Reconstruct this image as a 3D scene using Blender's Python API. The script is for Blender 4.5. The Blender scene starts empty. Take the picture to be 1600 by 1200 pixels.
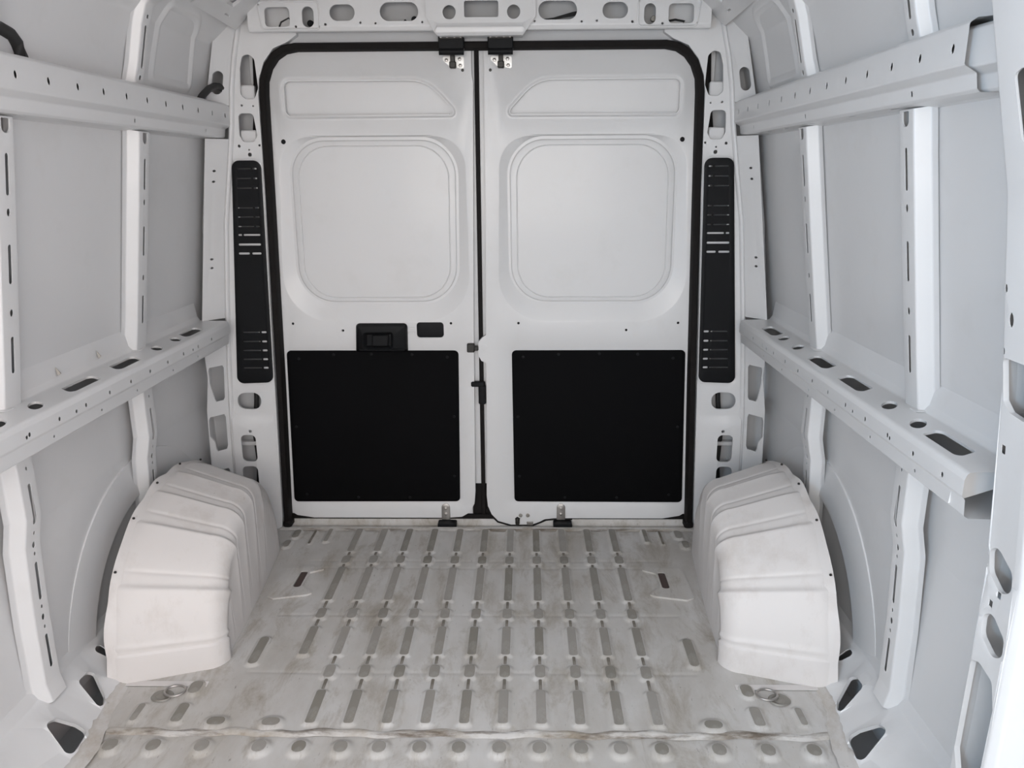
import bpy, math, random
import numpy as np
from mathutils import Vector
from mathutils.geometry import delaunay_2d_cdt

random.seed(7); np.random.seed(7)
SC = bpy.context.scene
COL = SC.collection
R = math.radians

# ------------------------------------------------------------------ camera
cam_d = bpy.data.cameras.new('camera'); cam = bpy.data.objects.new('camera', cam_d); COL.objects.link(cam)
cam_d.sensor_width = 36; cam_d.lens = 1200/1600*36; cam_d.clip_start = 0.02
th, ps, ro = R(15.265), R(1.047), R(-0.316)
fw = Vector((-math.sin(ps)*math.cos(th), math.cos(ps)*math.cos(th), -math.sin(th)))
rt = Vector((math.cos(ps), math.sin(ps), 0)); up = rt.cross(fw)
r2 = math.cos(ro)*rt + math.sin(ro)*up; u2 = -math.sin(ro)*rt + math.cos(ro)*up
from mathutils import Matrix
m = Matrix((r2, u2, -fw)).transposed().to_4x4(); m.translation = Vector((.1487, -2.7053, 1.3186))
cam.matrix_world = m
SC.camera = cam

# ------------------------------------------------------------------ world, light, exposure
W = bpy.data.worlds.new('sky'); SC.world = W; W.use_nodes = True
bg = W.node_tree.nodes['Background']; bg.inputs[0].default_value = (.86, .93, 1.0, 1); bg.inputs[1].default_value = .5
def area(name, loc, rot, sx, sy, power, color):
    d = bpy.data.lights.new(name, 'AREA'); d.shape = 'RECTANGLE'; d.size = sx; d.size_y = sy; d.energy = power; d.color = color
    o = bpy.data.objects.new(name, d); COL.objects.link(o); o.location = loc; o.rotation_euler = rot; return o
# daylight through the windscreen and the two cab side windows, all behind the camera
area('windscreen_daylight', (0, -3.98, 1.32), (R(90), 0, 0), 1.7, .92, 30, (1, .94, .89))
area('left_window_daylight', (-1.12, -3.35, 1.25), (0, R(-90), 0),   .62, .66, 44, (.52, .76, 1))
area('right_window_daylight', (1.12, -3.35, 1.25), (0, R(90), 0),   .62, .66, 19, (1, .70, .60))
SC.view_settings.view_transform = 'Standard'
SC.view_settings.look = 'None'; SC.view_settings.gamma = 1; SC.view_settings.use_curve_mapping = False
SC.view_settings.exposure = 0.46

# ------------------------------------------------------------------ materials
def mat(name, col, rough=.5, metal=0, coat=0):
    m = bpy.data.materials.new(name); m.use_nodes = True
    b = m.node_tree.nodes['Principled BSDF']
    b.inputs['Base Color'].default_value = (*col, 1); b.inputs['Roughness'].default_value = rough
    b.inputs['Metallic'].default_value = metal; b.inputs['Coat Weight'].default_value = coat
    b.inputs['Coat Roughness'].default_value = .12
    return m
def nd(m, t, **kw):
    n = m.node_tree.nodes.new(t)
    for k, v in kw.items(): setattr(n, k, v)
    return n
def noise_mix(m, src, col2, scale, lo, hi, stretch=(1, 1, 1), detail=6, strength=1.0, rough=.62, distort=0):
    """lay stains of col2 over src (socket or colour); returns colour socket"""
    L = m.node_tree.links
    tc = nd(m, 'ShaderNodeTexCoord'); mp = nd(m, 'ShaderNodeMapping'); mp.inputs['Scale'].default_value = stretch
    L.new(tc.outputs['Object'], mp.inputs['Vector'])
    nz = nd(m, 'ShaderNodeTexNoise'); nz.inputs['Scale'].default_value = scale; nz.inputs['Detail'].default_value = detail
    nz.inputs['Roughness'].default_value = rough; nz.inputs['Distortion'].default_value = distort
    L.new(mp.outputs['Vector'], nz.inputs['Vector'])
    mr = nd(m, 'ShaderNodeMapRange'); mr.inputs[1].default_value = lo; mr.inputs[2].default_value = hi
    mr.inputs[3].default_value = 0; mr.inputs[4].default_value = strength
    L.new(nz.outputs['Fac'], mr.inputs[0])
    mx = nd(m, 'ShaderNodeMix', data_type='RGBA')
    L.new(mr.outputs[0], mx.inputs[0])
    if isinstance(src, tuple): mx.inputs[6].default_value = (*src, 1)
    else: L.new(src, mx.inputs[6])
    mx.inputs[7].default_value = (*col2, 1)
    return mx.outputs[2]
def setcol(m, sock): m.node_tree.links.new(sock, m.node_tree.nodes['Principled BSDF'].inputs['Base Color'])
def bump(m, scale, strength, dist=.002):
    L = m.node_tree.links; tc = nd(m, 'ShaderNodeTexCoord'); nz = nd(m, 'ShaderNodeTexNoise'); nz.inputs['Scale'].default_value = scale; nz.inputs['Detail'].default_value = 4
    L.new(tc.outputs['Object'], nz.inputs['Vector']); b = nd(m, 'ShaderNodeBump'); b.inputs['Strength'].default_value = strength; b.inputs['Distance'].default_value = dist
    L.new(nz.outputs['Fac'], b.inputs['Height']); L.new(b.outputs[0], m.node_tree.nodes['Principled BSDF'].inputs['Normal'])

PAINT = mat('white_body_paint', (.70, .70, .70), .38, 0, .15)
c = noise_mix(PAINT, (.70, .70, .70), (.64, .635, .62), 9, .55, .8, strength=.5); setcol(PAINT, c)
INNER = mat('white_primer_paint', (.55, .555, .56), .5)
ARCH = mat('wheel_arch_paint', (.8, .79, .78), .5)
c = noise_mix(ARCH, (.72, .69, .67), (.46, .40, .35), 6, .52, .78, (1, 1, .6), 9, .55, .7)
c = noise_mix(ARCH, c, (.42, .37, .31), 38, .70, .78, (1, .6, 1), 6, .6); setcol(ARCH, c); bump(ARCH, 30, .08)
FLOOR = mat('scuffed_floor_paint', (.7, .69, .67), .48)
c = noise_mix(FLOOR, (.64, .625, .605), (.45, .42, .375), 3.2, .38, .66, (1.4, .7, 1), 8, .75, .65)
c = noise_mix(FLOOR, c, (.30, .255, .19), 7, .50, .70, (1.5, .6, 1), 9, .8, .72, .4)
c = noise_mix(FLOOR, c, (.16, .135, .11), 60, .63, .72, (1.8, .45, 1), 7, .75, .7)
setcol(FLOOR, c); bump(FLOOR, 60, .12)
WORN = mat('worn_grey_rib_top', (.34, .32, .29), .6)
oi = nd(WORN, 'ShaderNodeObjectInfo'); rp = nd(WORN, 'ShaderNodeValToRGB')
rp.color_ramp.elements[0].color = (.245, .228, .195, 1); rp.color_ramp.elements[1].color = (.36, .34, .31, 1)
WORN.node_tree.links.new(oi.outputs['Random'], rp.inputs[0])
c = noise_mix(WORN, rp.outputs[0], (.48, .465, .445), 22, .50, .72, (1, .5, 1), 5, .6)
c = noise_mix(WORN, c, (.22, .19, .13), 14, .58, .75, (1, .7, 1), 5, .6); setcol(WORN, c)
LINKM = mat('dirty_rib_link', (.19, .17, .14), .7)
c = noise_mix(LINKM, (.19, .17, .14), (.33, .31, .28), 16, .5, .7); setcol(LINKM, c)
SEALER = mat('dirty_seam_sealer', (.6, .58, .55), .7)
c = noise_mix(SEALER, (.62, .60, .575), (.44, .385, .32), 14, .42, .68, (1, .6, 1), 8, .9, .7)
c = noise_mix(SEALER, c, (.22, .17, .13), 50, .62, .74, (1, .6, 1), 6, .7, .7); setcol(SEALER, c)
GRIME = mat('brown_seam_grime', (.3, .26, .2), .8)
c = noise_mix(GRIME, (.62, .60, .575), (.36, .31, .245), 9, .42, .64, (.6, 1.2, 1), 8, 1, .7)
c = noise_mix(GRIME, c, (.12, .09, .065), 22, .48, .64, (.3, 1.6, 1), 8, .9, .7); setcol(GRIME, c)
BLACK = mat('black_trim_board', (.0045, .0045, .005), .55); bump(BLACK, 400, .15, .0005)
PLAST = mat('black_plastic', (.0065, .007, .008), .42)
RUBBER = mat('black_rubber', (.010, .0085, .008), .65)
STEEL = mat('zinc_steel', (.42, .40, .38), .38, .9)
ZINC = mat('bright_zinc_plate', (.86, .85, .82), .35, .35)
DARKST = mat('dark_steel', (.035, .033, .03), .45, .5)
HOSE = mat('dark_hose', (.03, .03, .03), .55)
OLIVE = mat('grey_brown_metal', (.30, .285, .255), .5, .4)

for m_, sp_l, ro_ in ((BLACK, .06, .75), (PLAST, .16, .5), (RUBBER, .2, .7), (HOSE, .3, .55)):
    b_ = m_.node_tree.nodes['Principled BSDF']; b_.inputs['Specular IOR Level'].default_value = sp_l; b_.inputs['Roughness'].default_value = ro_
# ------------------------------------------------------------------ mesh helpers
def tag(o, label=None, cat=None, group=None, kind=None):
    if label: o['label'] = label
    if cat: o['category'] = cat
    if group: o['group'] = group
    if kind: o['kind'] = kind
    return o
def empty(name, loc=(0, 0, 0)):
    o = bpy.data.objects.new(name, None); o.location = loc; o.empty_display_size = .05; COL.objects.link(o); return o
def obj(name, V, F, m, parent=None, smooth=True, angle=38):
    me = bpy.data.meshes.new(name); me.from_pydata([tuple(map(float, v)) for v in V], [], [tuple(map(int, f)) for f in F]); me.update()
    return link(name, me, m, parent, smooth, angle)
def link(name, me, m, parent=None, smooth=True, angle=38):
    if m and not me.materials: me.materials.append(m)
    if smooth:
        me.polygons.foreach_set('use_smooth', [True]*len(me.polygons))
        try: me.set_sharp_from_angle(angle=R(angle))
        except Exception: pass
    o = bpy.data.objects.new(name, me); COL.objects.link(o)
    if parent:
        o.parent = parent
        o.matrix_parent_inverse = Matrix.Translation(-parent.location) if parent.type == 'EMPTY' else Matrix()
    return o
class MB:
    def __init__(s): s.V = []; s.F = []
    def add(s, V, F):
        n = len(s.V); s.V += [tuple(v) for v in V]; s.F += [tuple(i+n for i in f) for f in F]; return s
    def box(s, x0, x1, y0, y1, z0, z1, b=0.0):
        if b <= 0:
            V = [(x, y, z) for x in (x0, x1) for y in (y0, y1) for z in (z0, z1)]
            return s.add(V, [(0, 1, 3, 2), (4, 6, 7, 5), (0, 4, 5, 1), (2, 3, 7, 6), (0, 2, 6, 4), (1, 5, 7, 3)])
        # chamfered box: prism in xz with bevelled corners, and bevel in y
        loop = [(x0+b, z0), (x1-b, z0), (x1, z0+b), (x1, z1-b), (x1-b, z1), (x0+b, z1), (x0, z1-b), (x0, z0+b)]
        cx, cz = (x0+x1)/2, (z0+z1)/2
        def sh(p, k): return (p[0]+(-b*.9 if p[0] > cx else b*.9)*k, p[1]+(-b*.9 if p[1] > cz else b*.9)*k)
        lay = [(y0, 1), (y0+b, 0), (y1-b, 0), (y1, 1)]
        V = []; F = []
        for y, k in lay:
            for p in loop: q = sh(p, k); V.append((q[0], y, q[1]))
        for j in range(3):
            for i in range(8): F.append((j*8+i, j*8+(i+1) % 8, (j+1)*8+(i+1) % 8, (j+1)*8+i))
        F.append(tuple(range(7, -1, -1))); F.append(tuple(range(24, 32)))
        return s.add(V, F)
    def tube(s, pts, r, n=10, cap=True, closed=False):
        P = [Vector(p) for p in pts]; N = len(P); V = []; F = []
        ref = Vector((0, 0, 1))
        for i, p in enumerate(P):
            a = P[(i-1) % N] if closed or i > 0 else p; b2 = P[(i+1) % N] if closed or i < N-1 else p
            t = (b2-a).normalized(); rr = ref if abs(t.dot(ref)) < .95 else Vector((1, 0, 0))
            u = t.cross(rr).normalized(); w = t.cross(u)
            for k in range(n):
                an = 2*math.pi*k/n; q = p+r*(math.cos(an)*u+math.sin(an)*w); V.append(q)
        M = N if closed else N-1
        for i in range(M):
            for k in range(n):
                j = (i+1) % N; F.append((i*n+k, i*n+(k+1) % n, j*n+(k+1) % n, j*n+k))
        if cap and not closed: F.append(tuple(range(n-1, -1, -1))); F.append(tuple(range((N-1)*n, N*n)))
        return s.add(V, F)
    def cyl(s, c, ax, r, h, n=16, b=.12):
        """bevelled cylinder starting at c going h along axis ax"""
        A = Vector(ax).normalized(); rr = Vector((0, 0, 1)) if abs(A.z) < .9 else Vector((1, 0, 0)); u = A.cross(rr).normalized(); w = A.cross(u); c = Vector(c)
        V = []; F = []
        lay = [(0, r), (h*(1-b), r), (h, r*(1-b*1.5))]
        for hh, q in lay:
            for k in range(n): an = 2*math.pi*k/n; V.append(c+A*hh+q*(math.cos(an)*u+math.sin(an)*w))
        for j in range(2):
            for k in range(n): F.append((j*n+k, j*n+(k+1) % n, (j+1)*n+(k+1) % n, (j+1)*n+k))
        F.append(tuple(range(n-1, -1, -1))); F.append(tuple(range(2*n, 3*n)))
        return s.add(V, F)
    def build(s, name, m, parent=None, smooth=True, angle=38): return obj(name, s.V, s.F, m, parent, smooth, angle)

def fillet(poly, r, n=5):
    """round the corners of a closed polygon; r scalar or list"""
    P = [np.array(p, float) for p in poly]; N = len(P); out = []
    rs = r if isinstance(r, (list, tuple)) else [r]*N
    for i in range(N):
        p = P[i]; a = P[i-1]-p; b = P[(i+1) % N]-p; la, lb = np.linalg.norm(a), np.linalg.norm(b); a /= la; b /= lb
        rr = rs[i]
        cosang = np.clip(a@b, -1, 1); ang = math.acos(cosang)
        if rr <= 0 or ang > 3.05: out.append(tuple(p)); continue
        t = min(rr/math.tan(ang/2), la*.49, lb*.49); rr = t*math.tan(ang/2)
        c = p+(a+b)/np.linalg.norm(a+b)*(rr/math.sin(ang/2))
        s0 = p+a*t-c; s1 = p+b*t-c; a0 = math.atan2(s0[1], s0[0]); a1 = math.atan2(s1[1], s1[0])
        d = (a1-a0+math.pi) % (2*math.pi)-math.pi
        for k in range(n+1): an = a0+d*k/n; out.append((c[0]+rr*math.cos(an), c[1]+rr*math.sin(an)))
    return out
def rect(a0, a1, b0, b1, r=0, n=5): return fillet([(a0, b0), (a1, b0), (a1, b1), (a0, b1)], r, n)
def circ(a, b, r, n=14, rb=None): return [(a+r*math.cos(2*math.pi*k/n), b+(rb or r)*math.sin(2*math.pi*k/n)) for k in range(n)]
def offset(loop, d):
    """offset a ccw or cw loop inward by d"""
    P = np.array(loop, float); A = np.roll(P, 1, 0); B = np.roll(P, -1, 0)
    area2 = np.sum(P[:, 0]*B[:, 1]-B[:, 0]*P[:, 1]); t = B-A; t /= np.maximum(np.linalg.norm(t, axis=1), 1e-9)[:, None]
    n = np.stack([-t[:, 1], t[:, 0]], 1)*(1 if area2 > 0 else -1)
    return [tuple(p) for p in P+n*d]
def mirror(loop): return [(-a, b) for a, b in loop]
def inside(poly, Q):
    P = np.array(poly); x, y = Q[:, 0], Q[:, 1]; r = np.zeros(len(Q), bool); j = len(P)-1
    for i in range(len(P)):
        xi, yi = P[i]; xj, yj = P[j]
        if yi != yj:
            cnd = ((yi > y) != (yj > y)) & (x < (xj-xi)*(y-yi)/(yj-yi)+xi); r ^= cnd
        j = i
    return r
def sheet(name, outer, M, m, parent=None, holes=(), rings=(), lines=(), pts=(), lip=.006, outer_lip=0, smooth=True, angle=38, hole_h=0):
    """pressed sheet: constrained triangulation of outline with holes, embossed rings [(loop,h)], bend lines; M(a,b,h)->xyz"""
    P = []; E = []; H = []
    def loop(L, h):
        n = len(P); P.extend(L); H.extend([h]*len(L)); E.extend([(n+i, n+(i+1) % len(L)) for i in range(len(L))]); return (n, len(L))
    lo = loop(list(outer), 0); hl = [loop(list(h), hole_h) for h in holes]
    for L, h in rings: loop(list(L), h)
    for L in lines:
        n = len(P); P.extend(L); H.extend([0]*len(L)); E.extend([(n+i, n+i+1) for i in range(len(L)-1)])
    for p in pts: P.append(p); H.append(0)
    v, e, f, ov, oe, of = delaunay_2d_cdt([Vector(p) for p in P], E, [], 0, 1e-7)
    A = np.array([(q[0], q[1]) for q in v]); hh = np.array([H[o[0]] if o else 0 for o in ov], float)
    Fc = np.array([t for t in f if len(t) == 3]); cen = A[Fc].mean(1)
    keep = inside(outer, cen)
    for h in holes: keep &= ~inside(h, cen)
    Fc = Fc[keep]
    V = list(M(A[:, 0], A[:, 1], hh)); F = [tuple(t) for t in Fc]
    def addlip(L, h, d):
        L = np.array(L); n = len(V); k = len(L)
        V.extend(M(L[:, 0], L[:, 1], np.full(k, float(h)))); V.extend(M(L[:, 0], L[:, 1], np.full(k, h-d*.25))); V.extend(M(L[:, 0], L[:, 1], np.full(k, h-d)))
        for j in range(2):
            for i in range(k): F.append((n+j*k+i, n+j*k+(i+1) % k, n+(j+1)*k+(i+1) % k, n+(j+1)*k+i))
    if lip:
        for h in holes:
            q = np.array(h); sz = float((q.max(0)-q.min(0)).min()); addlip(h, hole_h, math.copysign(min(abs(lip), .13*sz), lip))
    if outer_lip: addlip(outer, 0, outer_lip)
    used = sorted({i for t in F for i in t}); mp = {o: i for i, o in enumerate(used)}
    return obj(name, [V[i] for i in used], [tuple(mp[i] for i in t) for t in F], m, parent, smooth, angle)
class Prof:
    """open polyline with rounded bends, parametrised by arc length, with left-hand normals"""
    def __init__(s, pts, r=.01, n=4):
        P = [np.array(p, float) for p in pts]; out = [P[0]]; s.corner = [0]
        rs = r if isinstance(r, (list, tuple)) else [r]*len(P)
        for i in range(1, len(P)-1):
            p = P[i]; a = P[i-1]-p; b = P[i+1]-p; la, lb = np.linalg.norm(a), np.linalg.norm(b); a /= la; b /= lb
            ang = math.acos(np.clip(a@b, -1, 1))
            if ang > 3.1 or rs[i] <= 0: out.append(p); continue
            t = min(rs[i]/math.tan(ang/2), la*.45, lb*.45)
            for k in range(n+1):
                w = k/n; out.append((1-w)**2*(p+a*t)+2*w*(1-w)*p+w*w*(p+b*t))
        out.append(P[-1]); s.P = np.array(out); d = np.linalg.norm(np.diff(s.P, axis=0), axis=1); s.S = np.concatenate([[0], np.cumsum(d)]); s.L = s.S[-1]
        T = np.gradient(s.P, s.S, axis=0); T /= np.linalg.norm(T, axis=1)[:, None]; s.N = np.stack([-T[:, 1], T[:, 0]], 1)
    def at(s, q): return np.interp(q, s.S, s.P[:, 0]), np.interp(q, s.S, s.P[:, 1])
    def nrm(s, q): return np.interp(q, s.S, s.N[:, 0]), np.interp(q, s.S, s.N[:, 1])
    def find(s, i, val):
        """arc length where coordinate i equals val (first crossing)"""
        c = s.P[:, i]-val
        for k in range(len(c)-1):
            if c[k]*c[k+1] <= 0 and c[k] != c[k+1]: return s.S[k]+(s.S[k+1]-s.S[k])*abs(c[k])/(abs(c[k])+abs(c[k+1]))
        return 0
def extr_y(prof, s):
    def M(a, b, h):
        x, z = prof.at(a); nx, nz = prof.nrm(a); return np.stack([s*(x+nx*h), b, z+nz*h], 1)
    return M
def bends(prof, b0, b1): return [[(q, b0), (q, b1)] for q in prof.S[1:-1]]
SIDE = {-1: 'left', 1: 'right'}

# ================================================================== SHELL
def flare(y):
    t = np.clip((np.asarray(y, float)+1.22)/.25, 0, 1); return .040*t*t*(3-2*t)
skin = Prof([(1.045, -.095), (1.045, .09), (1.05, .5), (1.030, .80), (1.011, .90), (.933, 1.44), (.906, 1.57), (.886, 1.645), (.862, 1.725), (.80, 1.80), (.68, 1.86)], .03, 3)
ZR = skin.L
for s in (-1, 1):
    w = empty('wall_'+SIDE[s], (s*1.04, -1.5, 0)); tag(w, 'white painted %s side wall of the cargo bay' % SIDE[s], 'wall', kind='structure')
    hole = rect(skin.find(1, 1.0), skin.find(1, 1.52), -3.68, -3.04, .05)
    e1 = fillet([(skin.find(1, 1.58), -.42), (skin.find(1, 1.58), -.16), (skin.find(1, 1.775), -.20), (skin.find(1, 1.775), -.42)], [.02, .02, .08, .02], 8)
    sheet('outer_skin', [(0, -3.95), (ZR, -3.95), (ZR, .095), (0, .095)], extr_y(skin, s), PAINT, w, holes=[hole], lines=bends(skin, -3.95, .095), lip=.03)
    # soft pressed swage round the rear bay above the roof rail
    lp = np.array(e1+[e1[0]]); cum = np.concatenate([[0], np.cumsum(np.linalg.norm(np.diff(lp, axis=0), axis=1))])
    q_ = np.linspace(0, cum[-1], 90)[:-1]; lp = np.stack([np.interp(q_, cum, lp[:, 0]), np.interp(q_, cum, lp[:, 1])], 1)
    V = []; F = []; Ms = extr_y(skin, s)
    for k_, (d_, h_) in enumerate([(-.020, -.001), (-.012, .0022), (-.005, .0050), (.0, .0058), (.005, .0050), (.012, .0022), (.020, -.001)]):
        o_ = np.array(offset([tuple(p) for p in lp], d_)); V.extend(Ms(o_[:, 0], o_[:, 1], np.full(len(o_), h_)))
    n_ = len(lp)
    for k_ in range(6):
        for i in range(n_): F.append((k_*n_+i, k_*n_+(i+1) % n_, (k_+1)*n_+(i+1) % n_, (k_+1)*n_+i))
    obj('bay_swage', V, F, PAINT, w, True, 80)
    # sill: sloped closing panel between floor and wall, with its two openings
    sp = Prof([(.885, .002), (.898, .004), (1.03, .098), (1.047, .128)], .012, 4)
    def sm(prof=sp, s=s): return extr_y(prof, s)
    h1 = fillet([(.125, -1.185), (.112, -1.157), (.062, -1.142), (.03, -1.143), (.03, -1.218), (.044, -1.226)], .014)
    h2 = fillet([(.122, -1.026), (.118, -.982), (.10, -.972), (.032, -1.014), (.022, -1.042), (.034, -1.056)], .014)
    h0 = fillet([(.15, -.915), (.15, -.885), (.10, -.885), (.10, -.905)], .012)
    h3 = fillet([(.125, -1.43), (.112, -1.40), (.05, -1.385), (.03, -1.40), (.03, -1.46), (.05, -1.47)], .014)
    ho = [h1, h2, h0, h3]
    rg = [(offset(h, -.010), .0) for h in ho]
    # raised rims round the openings
    def msill(a, b, h, s=s, sp=sp):
        p = extr_y(sp, s)(a, b, h); p[:, 0] += s*flare(b)*(1-np.clip(a/sp.L, 0, 1)); return p
    sheet('sill_panel', [(0, -3.9), (sp.L, -3.9), (sp.L, -.03), (0, -.03)], msill, PAINT, w, holes=ho, rings=rg, lines=bends(sp, -3.9, -.03)+[[(0, y_), (sp.L, y_)] for y_ in np.linspace(-1.23, -.95, 9)], lip=.010, hole_h=.004)
    V = []; F = []; n = 110; rw = np.convolve(np.random.rand(n+9), np.ones(5)/5, 'same')
    for i in range(n+1):
        y = -2.2+1.26*i/n; a_ = .884-.022*rw[i]; b_ = .900+.014*rw[(i*3) % n]
        fl_ = float(flare(y)); a_ += fl_; b_ += fl_*.8; kx = .897+fl_*.93
        V += [(s*a_, y, .0008), (s*(a_+.006), y, .0025), (s*kx, y, .0060), (s*max(b_, kx+.005), y, .0058+max(b_-kx, .005)*.75), (s*max(b_+.003, kx+.008), y, .002+max(b_+.003-kx, .008)*.72)]
    for i in range(n):
        for k in range(4): q = i*5+k; F.append((q, q+1, q+6, q+5))
    obj('seam_sealer', V, F, SEALER, w, True, 80)
    # outer wheel house showing between arch and skin
    V = []; F = []; n = 40
    for i in range(n+1):
        an = math.pi*i/n
        for (rr, x) in ((.38, 1.034), (.47, 1.0415), (.4895, 1.0445), (.4905, 1.050)):
            V.append((s*x, -.5-rr*math.cos(an), max(.0, rr*math.sin(an))))
    for i in range(n):
        for k in range(3): q = i*4+k; F.append((q, q+1, q+5, q+4))
    obj('outer_wheelhouse', V, F, PAINT, w)
    # spacer clips on the flange above the waist rail
    for y in ((-.888, -.702) if s < 0 else ()):
        mb = MB(); mb.add([(s*1.002, y-.008, .846), (s*1.002, y+.008, .849), (s*1.007, y-.005, .868), (s*.997, y-.003, .851)], [(0, 1, 2), (0, 1, 3), (1, 2, 3), (0, 2, 3)]); mb.build('clip_tab', OLIVE, w, False)

roofp = Prof([(-.70, 1.853), (-.5, 1.895), (0, 1.915), (.5, 1.895), (.70, 1.853)], .3, 6)
V = []; F = []
for q in roofp.S:
    x, z = roofp.at(q); V += [(x, -3.95, z), (x, .1, z)]
for i in range(len(roofp.S)-1): F.append((2*i, 2*i+1, 2*i+3, 2*i+2))
tag(obj('ceiling', V, F, PAINT), 'white roof skin of the van', 'ceiling', kind='structure')
# cab end wall with the windscreen opening, behind the camera
sheetM = lambda y0, sg=1: (lambda a, b, h: np.stack([a, np.full_like(a, y0)-h*sg, b], 1))
wf = sheet('wall_front', [(-1.05, -.09), (1.05, -.09), (1.05, .8), (.93, 1.55), (.8, 1.82), (0, 1.92), (-.8, 1.82), (-.93, 1.55), (-1.05, .8)], sheetM(-3.94, -1), PAINT, holes=[rect(-.82, .82, .9, 1.74, .08)], lip=.03)
tag(wf, 'cab end of the van with windscreen opening', 'wall', kind='structure')
# rear corner skins behind the pillars
for s in (-1, 1):
    wr = sheet('wall_rear', [(s*.70, -.09), (s*1.06, -.09), (s*1.06, 1.88), (s*.60, 1.90)], sheetM(.088), INNER, lip=0)
    tag(wr, 'outer corner skin behind the %s rear pillar' % SIDE[s], 'wall', kind='structure')

# ================================================================== FLOOR (pressed sheet with raised ribs and studs)
FX0, FX1, FY0, FY1 = -.945, .945, -1.36, .0
st = .0045
xs = np.arange(FX0, FX1+1e-6, st); ys = np.arange(FY0, FY1+1e-6, st)
XX, YY = np.meshgrid(xs, ys); HH = np.zeros_like(XX)
feats = []          # (cx, cy, half x, half y, radius, height, kind)
sp_ = .0963
def rib(cx, y0, y1, w=.026, r=.006, h=.0065, kind='rib'): feats.append((cx, (y0+y1)/2, w/2, abs(y1-y0)/2, r, h, kind))
segs = [(-.012, -.195, .025, 'rib'), (-.228, -.284, .030, 'pad'), (-.31, -.524, .026, 'rib'), (-.572, -.628, .029, 'pad'), (-.672, -.812, .026, 'rib'), (-.858, -.914, .029, 'pad'), (-.966, -1.094, .026, 'rib')]
for k in range(11):
    cx = -.005+(k-5)*sp_
    n = 5 if k == 0 else 7
    for i in range(n):
        a, b, w, kd = segs[i]; rib(cx, a, b, w, .008 if kd == 'rib' else .012, .0065, kd)
        if i < n-1: rib(cx, b-.004, segs[i+1][0]+.004, .0095, .003, .005, 'link')
for s in (-1, 1):
    rib(s*.617, -.728, -.858, .028, .013, .0065, 'rib')
    rib(s*.728, -1.025, -1.095, .028, .01, .006, 'rib'); rib(s*.838, -1.025, -1.09, .018, .008, .005, 'rib')
    rib(s*.73, -.935, -.985, .032, .014, .006, 'pad')
    rib(s*.598, -.012, -.115, .016, .006, .006, 'rib'); rib(s*.722, -.02, -.085, .026, .012, .006, 'pad'); rib(s*.735, -.105, -.16, .024, .012, .006, 'pad')
    rib(s*.655, -.02, -.13, .010, .005, .004, 'link')
for x in (-.625, -.487, .612): rib(x, -1.075, -1.105, .046, .015, .007, 'stud')
for x in (-.849, -.745, -.628, -.49, -.394, -.294, -.202, -.105, -.011, .085, .181, .28, .374, .471, .607, .722, .83): rib(x, -1.151, -1.191, .034, .016, .008, 'stud')
for x in (-.79, -.60, -.40, -.2, 0, .2, .4, .6, .79): rib(x, -1.262, -1.30, .034, .016, .008, 'stud')
for (cx, cy, hx, hy, r, h, kd) in feats:
    sl = .010 if kd != 'link' else .006
    if kd == 'stud': sl = .016
    ix = (xs > cx-hx-sl-.01) & (xs < cx+hx+sl+.01); iy = (ys > cy-hy-sl-.01) & (ys < cy+hy+sl+.01)
    sub = np.ix_(iy, ix); x = XX[sub]; y = YY[sub]
    qx = np.abs(x-cx)-hx+r; qy = np.abs(y-cy)-hy+r
    d = np.sqrt(np.maximum(qx, 0)**2+np.maximum(qy, 0)**2)+np.minimum(np.maximum(qx, qy), 0)-r
    t = np.clip(1-d/sl, 0, 1); HH[sub] = np.maximum(HH[sub], h*t*t*(3-2*t))
# cross bends of the pressing and the front sheet lying lower than the rear one
for yb, dp in ((-.255, .0012), (-.305, .001), (-.6, .0012), (-.885, .0012)):
    HH += -dp*np.exp(-((YY-yb)/.006)**2)*(np.abs(XX) < .62)
HH += np.where(YY < -1.119, -.005, 0)
HH += .0012*np.sin(XX*7.3+1)*np.sin(YY*5.1)
nx, ny = len(xs), len(ys)
V = np.stack([XX.ravel(), YY.ravel(), HH.ravel()], 1)
I = np.arange(nx*ny).reshape(ny, nx)
kp = (np.abs(XX) < .895+flare(YY))
kp = (kp[:-1, :-1] & kp[1:, 1:] & kp[:-1, 1:] & kp[1:, :-1]).ravel()
Fq = np.stack([I[:-1, :-1].ravel(), I[:-1, 1:].ravel(), I[1:, 1:].ravel(), I[1:, :-1].ravel()], 1)[kp]
me = bpy.data.meshes.new('floor'); me.from_pydata(V.tolist(), [], Fq.tolist()); me.update()
floor = link('floor', me, FLOOR, None, True, 80)
tag(floor, 'ribbed white van floor with scuffs and brown grime', 'floor', kind='structure')
fl2 = MB(); fl2.box(-.90, .90, -3.95, FY0+.002, -.03, -.0045); fl2.build('front_floor_sheet', FLOOR, floor)
fl3 = MB(); fl3.box(-1.06, 1.06, -3.96, .11, -.10, -.075); fl3.build('underbody', INNER, floor)
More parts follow.
